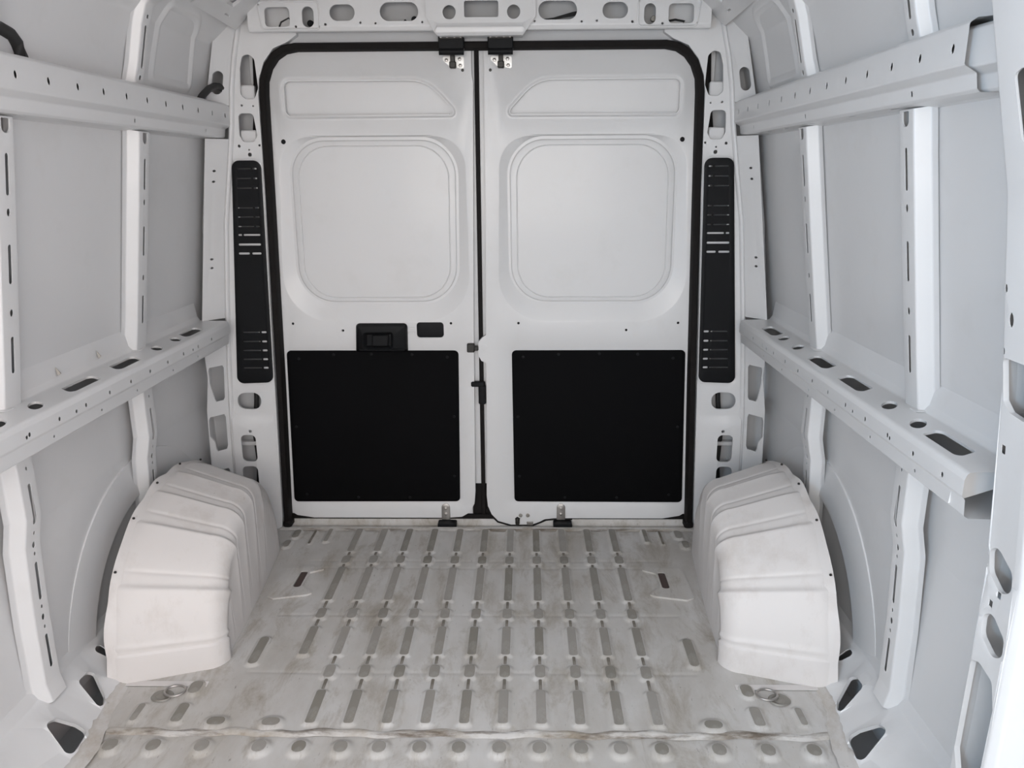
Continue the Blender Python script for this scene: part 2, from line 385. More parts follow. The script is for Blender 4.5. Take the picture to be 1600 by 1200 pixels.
# worn tops of the ribs, each its own piece, sharing meshes between alike pieces
cache = {}
def captop(hx, hy, r, mt=None):
    mt = mt or WORN; key = (round(hx, 4), round(hy, 4), round(r, 4), mt.name)
    if key not in cache:
        L = rect(-hx, hx, -hy, hy, r, 3); n = len(L)
        L2 = offset(L, .0015)
        V = [(a, b, -.002) for a, b in L]+[(a, b, .0002) for a, b in L]+[(a, b, .0007) for a, b in L2]
        F = [(j*n+i, j*n+(i+1) % n, (j+1)*n+(i+1) % n, (j+1)*n+i) for j in range(2) for i in range(n)]+[tuple(range(2*n, 3*n))]
        me = bpy.data.meshes.new('rib_top'); me.from_pydata(V, [], F); me.update(); me.materials.append(mt); cache[key] = me
    return cache[key]
nmap = {'rib': 'floor_rib', 'pad': 'floor_rib_pad', 'link': 'rib_link', 'stud': 'floor_stud'}
for (cx, cy, hx, hy, r, h, kd) in feats:
    o = bpy.data.objects.new(nmap[kd], captop(max(hx-.0005, .003), hy-.0005, r, LINKM if kd == 'link' else None)); COL.objects.link(o)
    o.location = (cx, cy, h+(-.005 if cy < -1.119 else 0)+.0004+.0012*math.sin(cx*7.3+1)*math.sin(cy*5.1)); o.parent = floor
# grimy overlap seam across the floor
V = []; F = []; n = 120
for i in range(n+1):
    x = -.885+1.77*i/n; wv = .004*math.sin(i*.37)+.003*math.sin(i*.9+1)
    for dy, z in ((.009, .0004), (.004, .0022), (-.004, .0014), (-.012, -.0042)): V.append((x, -1.119+dy+wv*(1 if dy > 0 else .7), z))
for i in range(n):
    for k in range(3): q = i*4+k; F.append((q, q+1, q+5, q+4))
obj('floor_seam', V, F, GRIME, floor)
# threshold between floor and doors
tp = Prof([(-.012, -.002), (-.005, .004), (.008, .006), (.015, -.002), (.036, -.006), (.0525, -.010), (.0545, .0165), (.060, .017)], .003, 3)
tm = lambda a, b, h: np.stack([b, tp.at(a)[0], tp.at(a)[1]], 1)
trim = sheet('trim_1', [(0, -.80), (tp.L, -.80), (tp.L, .80), (0, .80)], tm, FLOOR, lines=bends(tp, -.8, .8), lip=0)
tag(trim, 'worn white door sill at the back edge of the floor', 'sill', kind='structure')
V = []; F = []; n = 60
for i in range(n+1):
    x = -.78+1.56*i/n; wv = .0015*math.sin(i*.7)
    V += [(x, -.022+wv, .0018), (x, -.011+wv, .0030), (x, -.006, .0055)]
for i in range(n):
    for k in range(2): q = i*3+k; F.append((q, q+1, q+4, q+3))
obj('sill_grime_line', V, F, GRIME, trim)

# ================================================================== WAIST AND ROOF RAILS
def side_slots():
    L = []
    for (o0, o1, i0, i1) in ((-.295, -.17, -.343, -.214), (-.724, -.596, -.763, -.637), (-.945, -.815, -.98, -.848), (-1.375, -1.248, -1.402, -1.271)):
        L.append(('big', o0, o1, i0, i1))
    return L
wr_prof = Prof([(1.013, .890), (1.006, .842), (.996, .828), (.900, .826), (.8956, .812), (.8956, .783), (.9015, .776), (.904, .746), (.912, .741), (1.046, .738)], [.0, .008, .008, .012, .006, .004, .004, .003, .003, 0], 4)
for s in (-1, 1):
    def smap(x): return wr_prof.find(0, x)
    holes = []
    sx = lambda x: wr_prof.find(0, x)
    for (_, o0, o1, i0, i1) in side_slots(): holes.append(fillet([(sx(.969), o0), (sx(.969), o1), (sx(.922), i1), (sx(.922), i0)], .011))
    for y in (-.37, -.497, -1.082, -1.21): holes.append([(sx(.945)+.025*math.cos(t)*.92, y+.023*math.sin(t)-.019*math.cos(t)) for t in np.linspace(0, 2*math.pi, 18, endpoint=False)])
    zf = wr_prof.find(1, .797)
    sz = lambda z: wr_prof.S[-1]-(wr_prof.L-wr_prof.find(1, z)) if False else None
    # front-face holes: walk down the face from the fold
    def face(z):
        k = np.where((np.abs(wr_prof.P[:, 0]-.8956) < .009) & (wr_prof.S > sx(.93)))[0]
        return float(np.interp(-z, -wr_prof.P[k, 1], wr_prof.S[k]))
    yend = -1.475 if s > 0 else -2.95
    y0 = -1.082
    for i in range(-16, 9):
        y = y0+.108*i
        if y < yend+.03 or y > -.12: continue
        holes.append(circ(face(.795), y, .0052, 10, .0046))
    for y in (-1.235, -1.05, -.40, -.36): holes.append(circ(face(.792), y+.035, .0045, 8))
    for y in (-1.30, -1.10, -.90, -.72, -.50, -.32): holes.append(circ(face(.760), y, .0034, 8))
    rg = [(offset(h, -.004), 0) for h in holes[:8]]
    e = sheet('waist_rail', [(0, yend), (wr_prof.L, yend), (wr_prof.L, -.055), (0, -.055)], extr_y(wr_prof, s), PAINT, None, holes=holes, rings=rg, lines=bends(wr_prof, yend, -.055), lip=-.006)
    tag(e, 'white slotted waist rail along the %s wall, halfway up' % SIDE[s], 'rail', 'waist rails')
    if s > 0:
        # open front end: closing gusset
        pl = sheet('end_gusset', [(.90, .75), (.985, .78), (1.04, .80), (1.03, .885), (.985, .822), (.905, .82)], (lambda a, b, h: np.stack([a, np.full_like(a, -1.43), b], 1)), PAINT, e, lip=0)

ur_prof = Prof([(.955, 1.60), (.90, 1.555), (.852, 1.551), (.8406, 1.543), (.8406, 1.482), (.862, 1.470), (.866, 1.446), (.872, 1.441), (.925, 1.440), (.95, 1.43)], [.0, .006, .006, .006, .006, .006, .005, .003, .006, 0], 4)
def urs(i, val, lo, hi):
    k = np.where((ur_prof.S >= lo) & (ur_prof.S <= hi))[0]; c = ur_prof.P[k, i]
    o = np.argsort(c); return float(np.interp(val, c[o], ur_prof.S[k][o]))
sA = ur_prof.find(1, 1.54)
sface = lambda z: urs(1, z, sA-.004, sA+.062)
slow = lambda z: urs(1, z, ur_prof.find(1, 1.4698)-.002, ur_prof.find(1, 1.447)+.002)
sbot = lambda x: urs(0, x, ur_prof.find(1, 1.4415), ur_prof.L-.012)
for s in (-1, 1):
    yend = -1.393 if s > 0 else -2.95
    ph = [circ(sface(1.5108), -1.1257+.108*i, .0078, 10, .0052) for i in range(-16, 11) if yend+.03 < -1.1257+.108*i < -.03] if s < 0 else [circ(sface(1.5108), -1.3512+.108*i, .0078, 10, .0052) for i in range(0, 13) if -1.3512+.108*i < -.03]
    for y in (-1.18, -.62, -.16): ph.append(rect(slow(1.463), slow(1.453), y-.003, y+.003, .002, 2))
    for y in (-1.06, -.85, -.40, -.24, -.60): ph.append(rect(sbot(.885), sbot(.893), y-.022, y+.022, .003, 2))
    e = sheet('roof_rail', [(0, yend), (ur_prof.L, yend), (ur_prof.L, .0), (0, .0)], extr_y(ur_prof, s), PAINT, None, holes=ph, lines=bends(ur_prof, yend, .0), lip=-.006)
    tag(e, 'white folded roof rail with small holes, high on the %s wall' % SIDE[s], 'rail', 'roof rails')
    if s > 0:
        def ME(a, b, h):
            x, z = ur_prof.at(a); return np.stack([x+.014+(-b-1.37)*.12, b, 1.5+(z-1.5)*.93-.004], 1)
        sheet('end_bracket', [(0, -1.502), (ur_prof.L, -1.502), (ur_prof.L, -1.34), (0, -1.34)], ME, PAINT, e, lines=bends(ur_prof, -1.502, -1.34), lip=0)

# ================================================================== POSTS (hat sections with slots)
HAT = Prof([(.034, -.060), (.031, -.043), (.0, -.033), (.0, .025), (.028, .031), (.033, .048)], [.0, .006, .006, .005, .006, 0], 4)   # (outward depth, y)
HATS = HAT.find(1, -.002)
def post(name, path, y0, s, slots, label, group, dots=(), notch=None, parent=None, hat=HAT, yshift=0, wide=1.0):
    c0 = hat.find(1, -.002)
    ho = []
    for (b0, b1) in slots: ho.append(rect(c0-.0055+yshift, c0+.0055+yshift, b0, b1, .0054, 4))
    for (b, r) in dots: ho.append(circ(c0+yshift, b, r, 10, r*1.5))
    if notch: ho.append(fillet([(c0-.013, notch[0]+.0), (c0-.013, notch[1]), (c0+.015, notch[1]), (c0+.015, notch[0])], [.013, .003, .003, .013], 5))
    def M(a, b, h):
        d, y = hat.at(a); nd_, ny_ = hat.nrm(a); x, z = path.at(b); nx, nz = path.nrm(b)
        # path runs upward; right-hand normal points outward (+x)
        dd = d*wide-nd_*0+(-h); return np.stack([s*(x-nx*dd), y0+y, z-nz*dd], 1)
    rg = []
    ln = bends(hat, 0, path.L)+[[(0, q), (hat.L, q)] for q in path.S[1:-1]]
    o = sheet(name, [(0, 0), (hat.L, 0), (hat.L, path.L), (0, path.L)], M, PAINT, parent, holes=ho, lines=ln, lip=.007)
    if label: tag(o, label, 'post', group)
    return o
up_path = Prof([(.987, .8275), (.975, .90), (.938, 1.15), (.9075, 1.36), (.897, 1.437)], .1, 3)
ub = lambda z: up_path.find(1, z)
up_slots = [(ub(a), ub(b)) for a, b in ((.903, .985), (1.099, 1.182), (1.282, 1.366))]
up_dots = [(ub(1.037), .0055), (ub(1.248), .0055)]
lo_path = Prof([(.992, .748), (.992, .56), (1.006, .49), (1.014, .30), (1.016, .13), (1.006, .085)], .03, 4)
lb = lambda z: lo_path.L-(lo_path.L-lo_path.find(1, z))
lo_path = Prof([(1.002, .085), (1.012, .13), (1.010, .30), (1.001, .49), (.986, .56), (.985, .748)], .03, 4)
lb = lambda z: lo_path.find(1, z)
# normals of an upward path point to -x (left-hand), so outward = -normal: handled in post()
lo_slots = [(lb(a), lb(b)) for a, b in ((.163, .253), (.347, .445), (.542, .643))]
lo_dots = [(lb(z), r) for z, r in ((.274, .0032), (.30, .0055), (.328, .0032), (.467, .0032), (.49, .0055), (.52, .0032), (.68, .003))]
for s in (-1, 1):
    for y0, wh in ((-.50, 'beside the rear pillar end'), (-1.09, 'nearest the camera')):
        where = 'nearer the rear doors' if y0 > -.8 else 'nearer the camera'
        o = post('upper_wall_post', up_path, y0, s, up_slots, 'white slotted post above the %s waist rail, %s' % (SIDE[s], where), 'upper wall posts', up_dots, (ub(1.405), ub(1.434)))
        mb = MB(); mb.box(s*.993-.018, s*.993+.018, y0-.05, y0-.02, .8265, .8295, .001); mb.build('foot_tab', PAINT, o)
        post('lower_wall_post', lo_path, y0, s, lo_slots, 'white slotted post below the %s waist rail, %s' % (SIDE[s], where), 'lower wall posts', lo_dots)
# end post near the rear pillar above the waist rail
for s in (-1, 1):
    pass

# roof bows: run up each side above the roof rail and over the roof
def bow_path(): return Prof([(.885, 1.545), (.868, 1.60), (.844, 1.70), (.826, 1.752), (.77, 1.772), (.35, 1.84), (0, 1.855), (-.35, 1.84), (-.77, 1.772), (-.826, 1.752), (-.844, 1.70), (-.868, 1.60), (-.885, 1.545)], [0, .05, .05, .02, .03, .3, .3, .3, .03, .02, .05, .05, 0], 4)
HATB = Prof([(.026, -.042), (.022, -.030), (.0, -.022), (.0, .020), (.020, .026), (.024, .04)], [.0, .006, .006, .005, .006, 0], 4)
bp = bow_path()
bz = lambda z: bp.find(1, z)
def bow(y0, label):
    c0 = HATB.find(1, 0)
    ho = []
    for (z0, z1) in ((1.595, 1.70), (1.566, 1.578), (1.716, 1.726)):
        for m_ in (0, 1):
            a, b = bz(z0), bz(z1)
            if m_: a, b = bp.L-b, bp.L-a
            ho.append(rect(c0-.0055, c0+.0055, a, b, .0054, 4))
    def M(a, b, h):
        d, y = HATB.at(a); x, z = bp.at(b); nx, nz = bp.nrm(b); dd = d-h
        return np.stack([x-nx*dd*-1*-1, y0+y, z-nz*dd*-1*-1], 1)
    ln = bends(HATB, 0, bp.L)+[[(0, q), (HATB.L, q)] for q in bp.S[1:-1]]
    o = sheet('roof_bow', [(0, 0), (HATB.L, 0), (HATB.L, bp.L), (0, bp.L)], M, PAINT, None, holes=ho, lines=ln, lip=.007)
    tag(o, label, 'roof bow', 'roof bows'); return o
bow(-.535, 'white slotted roof bow arching over the bay, nearer the doors')
bow(-1.125, 'white slotted roof bow arching over the bay, nearer the camera')

# ================================================================== REAR PILLARS
xr_t = [(0, .945), (.2, .945), (.482, .938), (.65, .928), (.83, .915), (1.157, .886), (1.34, .856), (1.474, .835), (1.60, .822), (1.69, .806), (1.775, .785), (1.9, .76)]
xr = lambda z: np.interp(z, [a for a, b in xr_t], [b for a, b in xr_t])
xi_t = [(0, .795), (.05, .790), (.567, .774), (1.264, .748), (1.58, .742)]
xi = lambda z: np.interp(z, [a for a, b in xi_t], [b for a, b in xi_t])
vent_z = (1.342, 1.31, 1.278, 1.212, 1.181, 1.149, 1.12, 1.087, 1.056, .775, .741, .708, .675, .643)
for s in (-1, 1):
    root = empty('rear_pillar', (s*.86, 0, 0)); tag(root, 'white perforated rear corner pillar on the %s of the doors' % SIDE[s], 'pillar', 'rear pillars')
    zs_ = np.linspace(0, 1.58, 30)
    inner = [(float(xi(z)), float(z)) for z in zs_]+[(.735, 1.63), (.715, 1.68), (.68, 1.722), (.63, 1.742)]
    top = [(.60, 1.762), (.60, 1.90), (.74, 1.90)]
    outer_ = [(float(xr(z)), float(z)) for z in np.linspace(1.86, 0, 30)]
    out = inner+top+outer_
    H = []
    H.append(fillet([(.762, 1.705), (.745, 1.69), (.74, 1.60), (.755, 1.565), (.785, 1.565), (.802, 1.58), (.796, 1.66), (.785, 1.70)], .016))
    H.append(fillet([(.765, 1.521), (.815, 1.521), (.818, 1.45), (.806, 1.428), (.768, 1.428), (.757, 1.45)], .014))
    H.append(fillet([(.828, .548), (.915, .545), (.92, .484), (.83, .482)], .03))
    H.append(rect(.857, .913, .282, .388, .018)); H.append(rect(.860, .918, .157, .264, .018))
    for (x, z, r) in ((.80, 1.546, .004), (.762, 1.544, .003), (.822, 1.416, .005), (.752, 1.418, .004), (.789, 1.404, .003), (.788, 1.388, .007), (.875, .402, .006)): H.append(circ(x, z, r, 8))
    H.append(rect(.776, .842, 1.135, 1.356, .012)); H.append(rect(.815, .885, .63, .79, .012))
    shelf = fillet([(float(xi(.06))+.004, .03), (float(xi(.06))+.006, .44), (.83, .462), (.93, .462), (.942, .03)], .02, 3)
    vrec = fillet([(.746, 1.378), (.86, 1.378), (.918, .572), (.771, .575)], .03, 5)
    rg = [(offset(H[0], -.009), 0), (offset(H[1], -.009), 0), (vrec, 0.0), (offset(vrec, .005), -.003)]
    zz = [[(float(xi(z))+.012, float(z)) for z in np.linspace(.02, 1.58, 20)]]
    f_ = (lambda L: L) if s > 0 else (lambda L: mirror(L))
    def MP(a, b, h, s=s):
        # front face; the inner edge is rolled back towards the seal and the outer edge forward
        x = np.abs(a); e_ = np.clip((x-xr(b)+.012)/.012, 0, 1)
        y = .004-h; low = np.clip((.46-b)/.02, 0, 1)*np.clip((x-xi(b)-.012)/.02, 0, 1); y = y-.018*low
        return np.stack([s*x, y, b], 1)
    pl = sheet('pillar_plate', out, MP, PAINT, root, holes=H, rings=rg, lines=zz+[[(.79, .462), (.93, .462)], [(.80, .438), (.94, .438)]], lip=.012, outer_lip=.04)
    # rounded ridge along the outer edge
    V = []; F = []; zz_ = np.linspace(0, 1.86, 60)
    for z in zz_:
        for k in range(7):
            an = math.pi*(k/6)
            V.append((s*(xr(z)+.006-.009*math.cos(an)), .004-.012*math.sin(an)-(.016 if z < .45 else 0)*0, z))
    for i in range(len(zz_)-1):
        for k in range(6): q = i*7+k; F.append((q, q+1, q+8, q+7))
    obj('ridge_bead', V, F, PAINT, root)
    # oblique corner plate between the ridge and the side wall
    def MC(a, b, h, s=s):
        # a: 0 at ridge .. 1 at wall edge
        wd = np.interp(b, [.2, .5, .62, .75, 1.1, 1.5, 1.9], [.062, .058, .048, .062, .058, .058, .05])
        x = xr(b)+.012+a*wd; y = -.008-a*.068*np.interp(b, [0, 1.4, 1.6, 1.9], [1, 1, .9, .7])-h+.03*np.clip(a-.97, 0, .03)/.03
        return np.stack([s*x, y, b], 1)
    def pl_(name, z0, z1, holes, zl=()):
        o_ = [(0, z0), (1, z0)]+[(1, z) for z in np.linspace(z0, z1, 20)[1:-1]]+[(1, z1), (0, z1)]+[(0, z) for z in np.linspace(z1, z0, 20)[1:-1]]
        return sheet(name, o_, MC, PAINT, root, holes=holes, lines=[[(0, z), (1, z)] for z in list(zl)+[.5, .62] if z0 < z < z1]+[[(.93, z0), (.93, z1)]], lip=.008, outer_lip=.02)
    pl_('lower_corner_plate', .12, .745, [fillet([(.12, .655), (.82, .655), (.80, .60), (.48, .525), (.14, .525)], .02*1, 4) if False else [(.14, .535), (.14, .648), (.20, .657), (.80, .657), (.86, .648), (.84, .60), (.60, .535), (.54, .526), (.20, .526)], [(.14, .35), (.14, .46), (.20, .472), (.82, .472), (.88, .46), (.88, .40), (.70, .375), (.66, .345), (.60, .336), (.20, .336)], [(.14, .20), (.14, .25), (.2, .26), (.82, .26), (.88, .25), (.88, .20)]])
    pl_('middle_corner_plate', .828, 1.438, [circ(.5, z, .07, 8, .004) for z in (1.04, 1.01, 1.335, 1.30)])
    ov = [(.5+.24*math.cos(t), 1.613+(.018*math.sin(t)+(.018 if math.sin(t) > 0 else -.018))) for t in np.linspace(0, 2*math.pi, 20, endpoint=False)]
    pl_('upper_corner_plate', 1.545, 1.80, [ov])
    # bits inside the openings: lamp wiring tube and inner brackets
    mb = MB(); mb.tube([(s*.752, .05, 1.73), (s*.757, .048, 1.62), (s*.77, .05, 1.50), (s*.785, .055, 1.40)], .012, 8); mb.build('drain_tube', RUBBER, root)
    mb = MB(); mb.box(min(s*.76, s*.81), max(s*.76, s*.81), .02, .05, 1.545, 1.612, .004); mb.build('inner_bracket', PAINT, root)
    mb = MB(); mb.box(min(s*.765, s*.82), max(s*.765, s*.82), .02, .05, 1.425, 1.468, .004); mb.build('inner_bracket', PAINT, root)
    mb = MB(); mb.tube([(s*.86, .06, .60), (s*.868, .062, .50), (s*.885, .06, .36), (s*.88, .06, .25), (s*.895, .06, .10)], .009, 8); mb.build('lamp_cable', HOSE, root)
    mb = MB(); mb.box(min(s*.84, s*.95), max(s*.84, s*.95), .045, .07, .325, .34, .003); mb.build('inner_bracket', PAINT, root)

    # black slotted vent cover
    out = fillet([(.752, 1.369), (.850, 1.369), (.909, .583), (.777, .588)], [.026, .026, .024, .024], 6)
    xl = lambda z: .752+(1.369-z)/.784*.026; xrr = lambda z: .850+(1.369-z)/.784*.059
    H = []
    for i, z in enumerate(vent_z):
        a, b = xl(z)+.014, xrr(z)-.018
        if i in (8,): H += [rect(a, a+.032, z-.0035, z+.0035, .003, 2), rect(a+.041, b, z-.0035, z+.0035, .003, 2)]
        elif i in (6,): H += [rect(a, b-.018, z-.003, z+.003, .003, 2), rect(b-.012, b, z-.003, z+.003, .002, 2)]
        elif i >= 9: H += [rect(a-.002, a+.016, z-.0035, z+.0035, .003, 2), rect(a+.022, b-.008, z-.002, z+.002, .002, 2)]
        elif i < 6: H += [rect(a, a+.014, z-.0025, z+.0025, .002, 2), rect(a+.020, b, z-.0018, z+.0018, .0015, 2)]
        else: H += [rect(a, b, z-.0035, z+.0035, .003, 2)]
    if s < 0: out = mirror(out); H = [mirror(h) for h in H]
    v = sheet('vent_cover', out, sheetM(-.0035), PLAST, None, holes=H, rings=[(offset(out, .006), .0015)], lip=0, outer_lip=.008)
    tag(v, 'tall black slotted vent cover on the %s rear pillar' % SIDE[s], 'vent cover', 'pillar vent covers')

# ================================================================== HEADER ABOVE THE DOORS
hd = empty('door_header', (0, 0, 1.77)); tag(hd, 'white perforated header beam above the rear doors', 'beam')
hp = Prof([(-.055, 1.92), (-.058, 1.775), (-.050, 1.762), (.030, 1.772), (.038, 1.760), (.040, 1.727)], [0, .01, .008, .006, .006, 0], 4)   # (y,z)
hM = lambda a, b, h: np.stack([a, hp.at(b)[0]+(-h)*np.where(b < .15, 1, .0), hp.at(b)[1]+h*np.where(b < .15, 0, -.6)], 1)
fz = lambda z: hp.find(1, z)
def hz(x0, x1, z0, z1, r=.012): return rect(x0, x1, fz(z1), fz(z0), r, 6)
H = []
for s in (-1, 1):
    q = lambda x0, x1, z0, z1, r: H.append(hz(min(s*x0, s*x1), max(s*x0, s*x1), z0, z1, r))
    q(.60, .680, 1.776, 1.834, .014); q(.523, .560, 1.774, 1.835, .0185); q(.392, .472, 1.792, 1.840, .0238); q(.19, .312, 1.790, 1.845, .027)
    for (x, z, r) in ((.582, 1.776, .004), (.487, 1.782, .0042), (.375, 1.786, .0038), (.327, 1.784, .0035), (.178, 1.786, .0035)): H.append(circ(s*x, fz(z), r, 8))
    ub_ = hp.find(0, .0)
    H.append(rect(min(s*.36, s*.45), max(s*.36, s*.45), ub_-.010, ub_+.010, .0095, 4))
    for x in ((.30, .275, .232) if s < 0 else (.33, .25, .20)): H.append(rect(s*x-.016, s*x+.016, ub_-.004, ub_+.004, .003, 2))
rg = [(offset(h, -.008), 0) for h in H if len(h) > 20][:8]
H.append(hz(-.125, .145, 1.785, 1.86, .01))
sheet('header_beam', [(-.735, 0), (.735, 0), (.735, hp.L), (-.735, hp.L)], hM, PAINT, hd, holes=H, rings=rg, lines=[[(-.735, q), (.735, q)] for q in hp.S[1:-1]], lip=.010)
# embossed frames round the end openings
for s in (-1, 1):
    L = fillet([(s*.70, 1.85), (s*.505, 1.85), (s*.505, 1.768), (s*.69, 1.766)], .014); V = []
    mb = MB(); mb.tube([(x, -.0575, z) for x, z in L], .0035, 6, closed=True); mb.build('embossed_frame', PAINT, hd)
# back wall of the header cavity and small wiring inside
mb = MB(); mb.box(-.74, .74, .03, .04, 1.74, 1.92); mb.build('cavity_back', INNER, hd)
mb = MB(); mb.tube([(-.66, .0, 1.77), (-.645, .0, 1.80), (-.62, .0, 1.812), (-.595, .0, 1.795), (-.585, .0, 1.775)], .0025, 6); mb.build('wire', HOSE, hd)
mb = MB(); mb.tube([(.20, -.02, 1.794), (.24, -.02, 1.799), (.30, -.02, 1.815), (.33, -.02, 1.82)], .004, 6).tube([(.22, -.025, 1.793), (.27, -.025, 1.804), (.32, -.025, 1.81)], .003, 6); mb.build('wire', HOSE, hd)
mb = MB(); mb.tube([(.60, -.01, 1.79), (.63, -.01, 1.795), (.66, -.01, 1.79), (.65, -.01, 1.775)], .0035, 6); mb.build('wire', HOSE, hd)
mb = MB(); mb.cyl((-.205, -.03, 1.797), (0, -1, 0), .010, .012).cyl((-.235, -.03, 1.794), (0, -1, 0), .004, .01); mb.build('wire_clip', PLAST, hd)
mb = MB(); mb.cyl((-.542, -.02, 1.79), (0, -1, 0), .010, .014); mb.build('wire_clip', PLAST, hd)
mb = MB(); mb.cyl((.557, -.02, 1.795), (0, -1, 0), .009, .014); mb.build('wire_clip', OLIVE, hd)
# centre bracket carrying the latches
cbp = Prof([(-.066, 1.92), (-.070, 1.780), (-.078, 1.768), (-.076, 1.752), (-.066, 1.744), (.034, 1.752), (.036, 1.735)], [0, .008, .006, .006, .006, .006, 0], 4)
cM = lambda a, b, h: np.stack([np.clip(a, -9, 9), cbp.at(b)[0]-h, cbp.at(b)[1]], 1)
cf = lambda z: cbp.find(1, z)
outc = [(-.165, 0), (.182, 0), (.182, cf(1.80)), (.15, cf(1.755)), (.135, cbp.L), (-.125, cbp.L), (-.14, cf(1.755)), (-.165, cf(1.80))]
sheet('centre_bracket', outc, cM, PAINT, hd, holes=[circ(-.091, cf(1.812), .021, 20), circ(.112, cf(1.812), .021, 20), rect(-.044, .064, cf(1.845), cf(1.797), .006, 4)], lines=[[(-.13, q), (.14, q)] for q in cbp.S[1:-1]], lip=.010)
# roof corner gussets with rectangular openings
for s in (-1, 1):
    A, B, Cc, D = [np.array(p) for p in ((.665, -.058, 1.875), (.785, -.03, 1.772), (.805, -.33, 1.795), (.64, -.33, 1.855))]
    def MG(a, b, h, s=s):
        a = a[:, None]; b = b[:, None]; p = A*(1-a)*(1-b)+B*a*(1-b)+Cc*a*b+D*(1-a)*b; p[:, 2] += -h-.0; p[:, 0] *= s; return p
    sheet('corner_gusset', [(0, 0), (1, 0), (1, .5), (1, 1), (0, 1), (0, .5)], MG, PAINT, hd, holes=[rect(.30, .62, .42, .60, .02), rect(.30, .62, .70, .88, .02), rect(.80, .84, .3, .42, .01, 2)], lip=.012)

# ================================================================== DOOR SEAL
seal = empty('door_seal', (0, .03, 0)); tag(seal, 'black rubber seal framing the rear door opening', 'seal')
cx_t = [(.03, .776), (.567, .757), (1.264, .737), (1.58, .729)]
cxx = lambda z: float(np.interp(z, [a for a, b in cx_t], [b for a, b in cx_t]))
path = [(-cxx(z), z) for z in np.linspace(.012, 1.58, 24)]
arc = [(.725, 1.625), (.708, 1.668), (.683, 1.70), (.65, 1.720), (.61, 1.7275)]
path += [(-x, z) for x, z in arc]+[(x, 1.7275) for x in np.linspace(-.5, .5, 7)]+[(x, z) for x, z in arc[::-1]]+[(cxx(z), z) for z in np.linspace(1.58, .012, 24)]
V = []; F = []; Pn = np.array(path); T = np.gradient(Pn, axis=0); T /= np.linalg.norm(T, axis=1)[:, None]; N = np.stack([-T[:, 1], T[:, 0]], 1)
sec = [(.012, .046), (.0125, .014), (.008, .006), (-.008, .004), (-.0118, .012), (-.012, .046)]
for p, n in zip(Pn, N):
    for d, y in sec: V.append((p[0]+n[0]*d, y, p[1]+n[1]*d))
k = len(sec)
for i in range(len(Pn)-1):
    for j in range(k-1): q = i*k+j; F.append((q, q+1, q+k+1, q+k))
obj('frame_seal', V, F, RUBBER, seal)
mb = MB(); mb.box(-.775, .775, .058, .072, -.012, .034, .002); mb.build('bottom_seal', RUBBER, seal)
for s in (-1, 1): mb = MB(); mb.box(min(s*.758, s*.790), max(s*.758, s*.790), .0, .05, .002, .03, .006); mb.build('seal_foot', RUBBER, seal)
mb = MB(); mb.box(-.0235, -.0080, .066, .092, .02, 1.742, .002)
mb.add([(-.16, .074, -.01), (.09, .074, -.01), (.05, .074, .04), (.02, .074, .16), (-.075, .074, .16), (-.10, .074, .06)], [(0, 1, 2, 3, 4, 5)]); mb.build('centre_seal', RUBBER, seal)

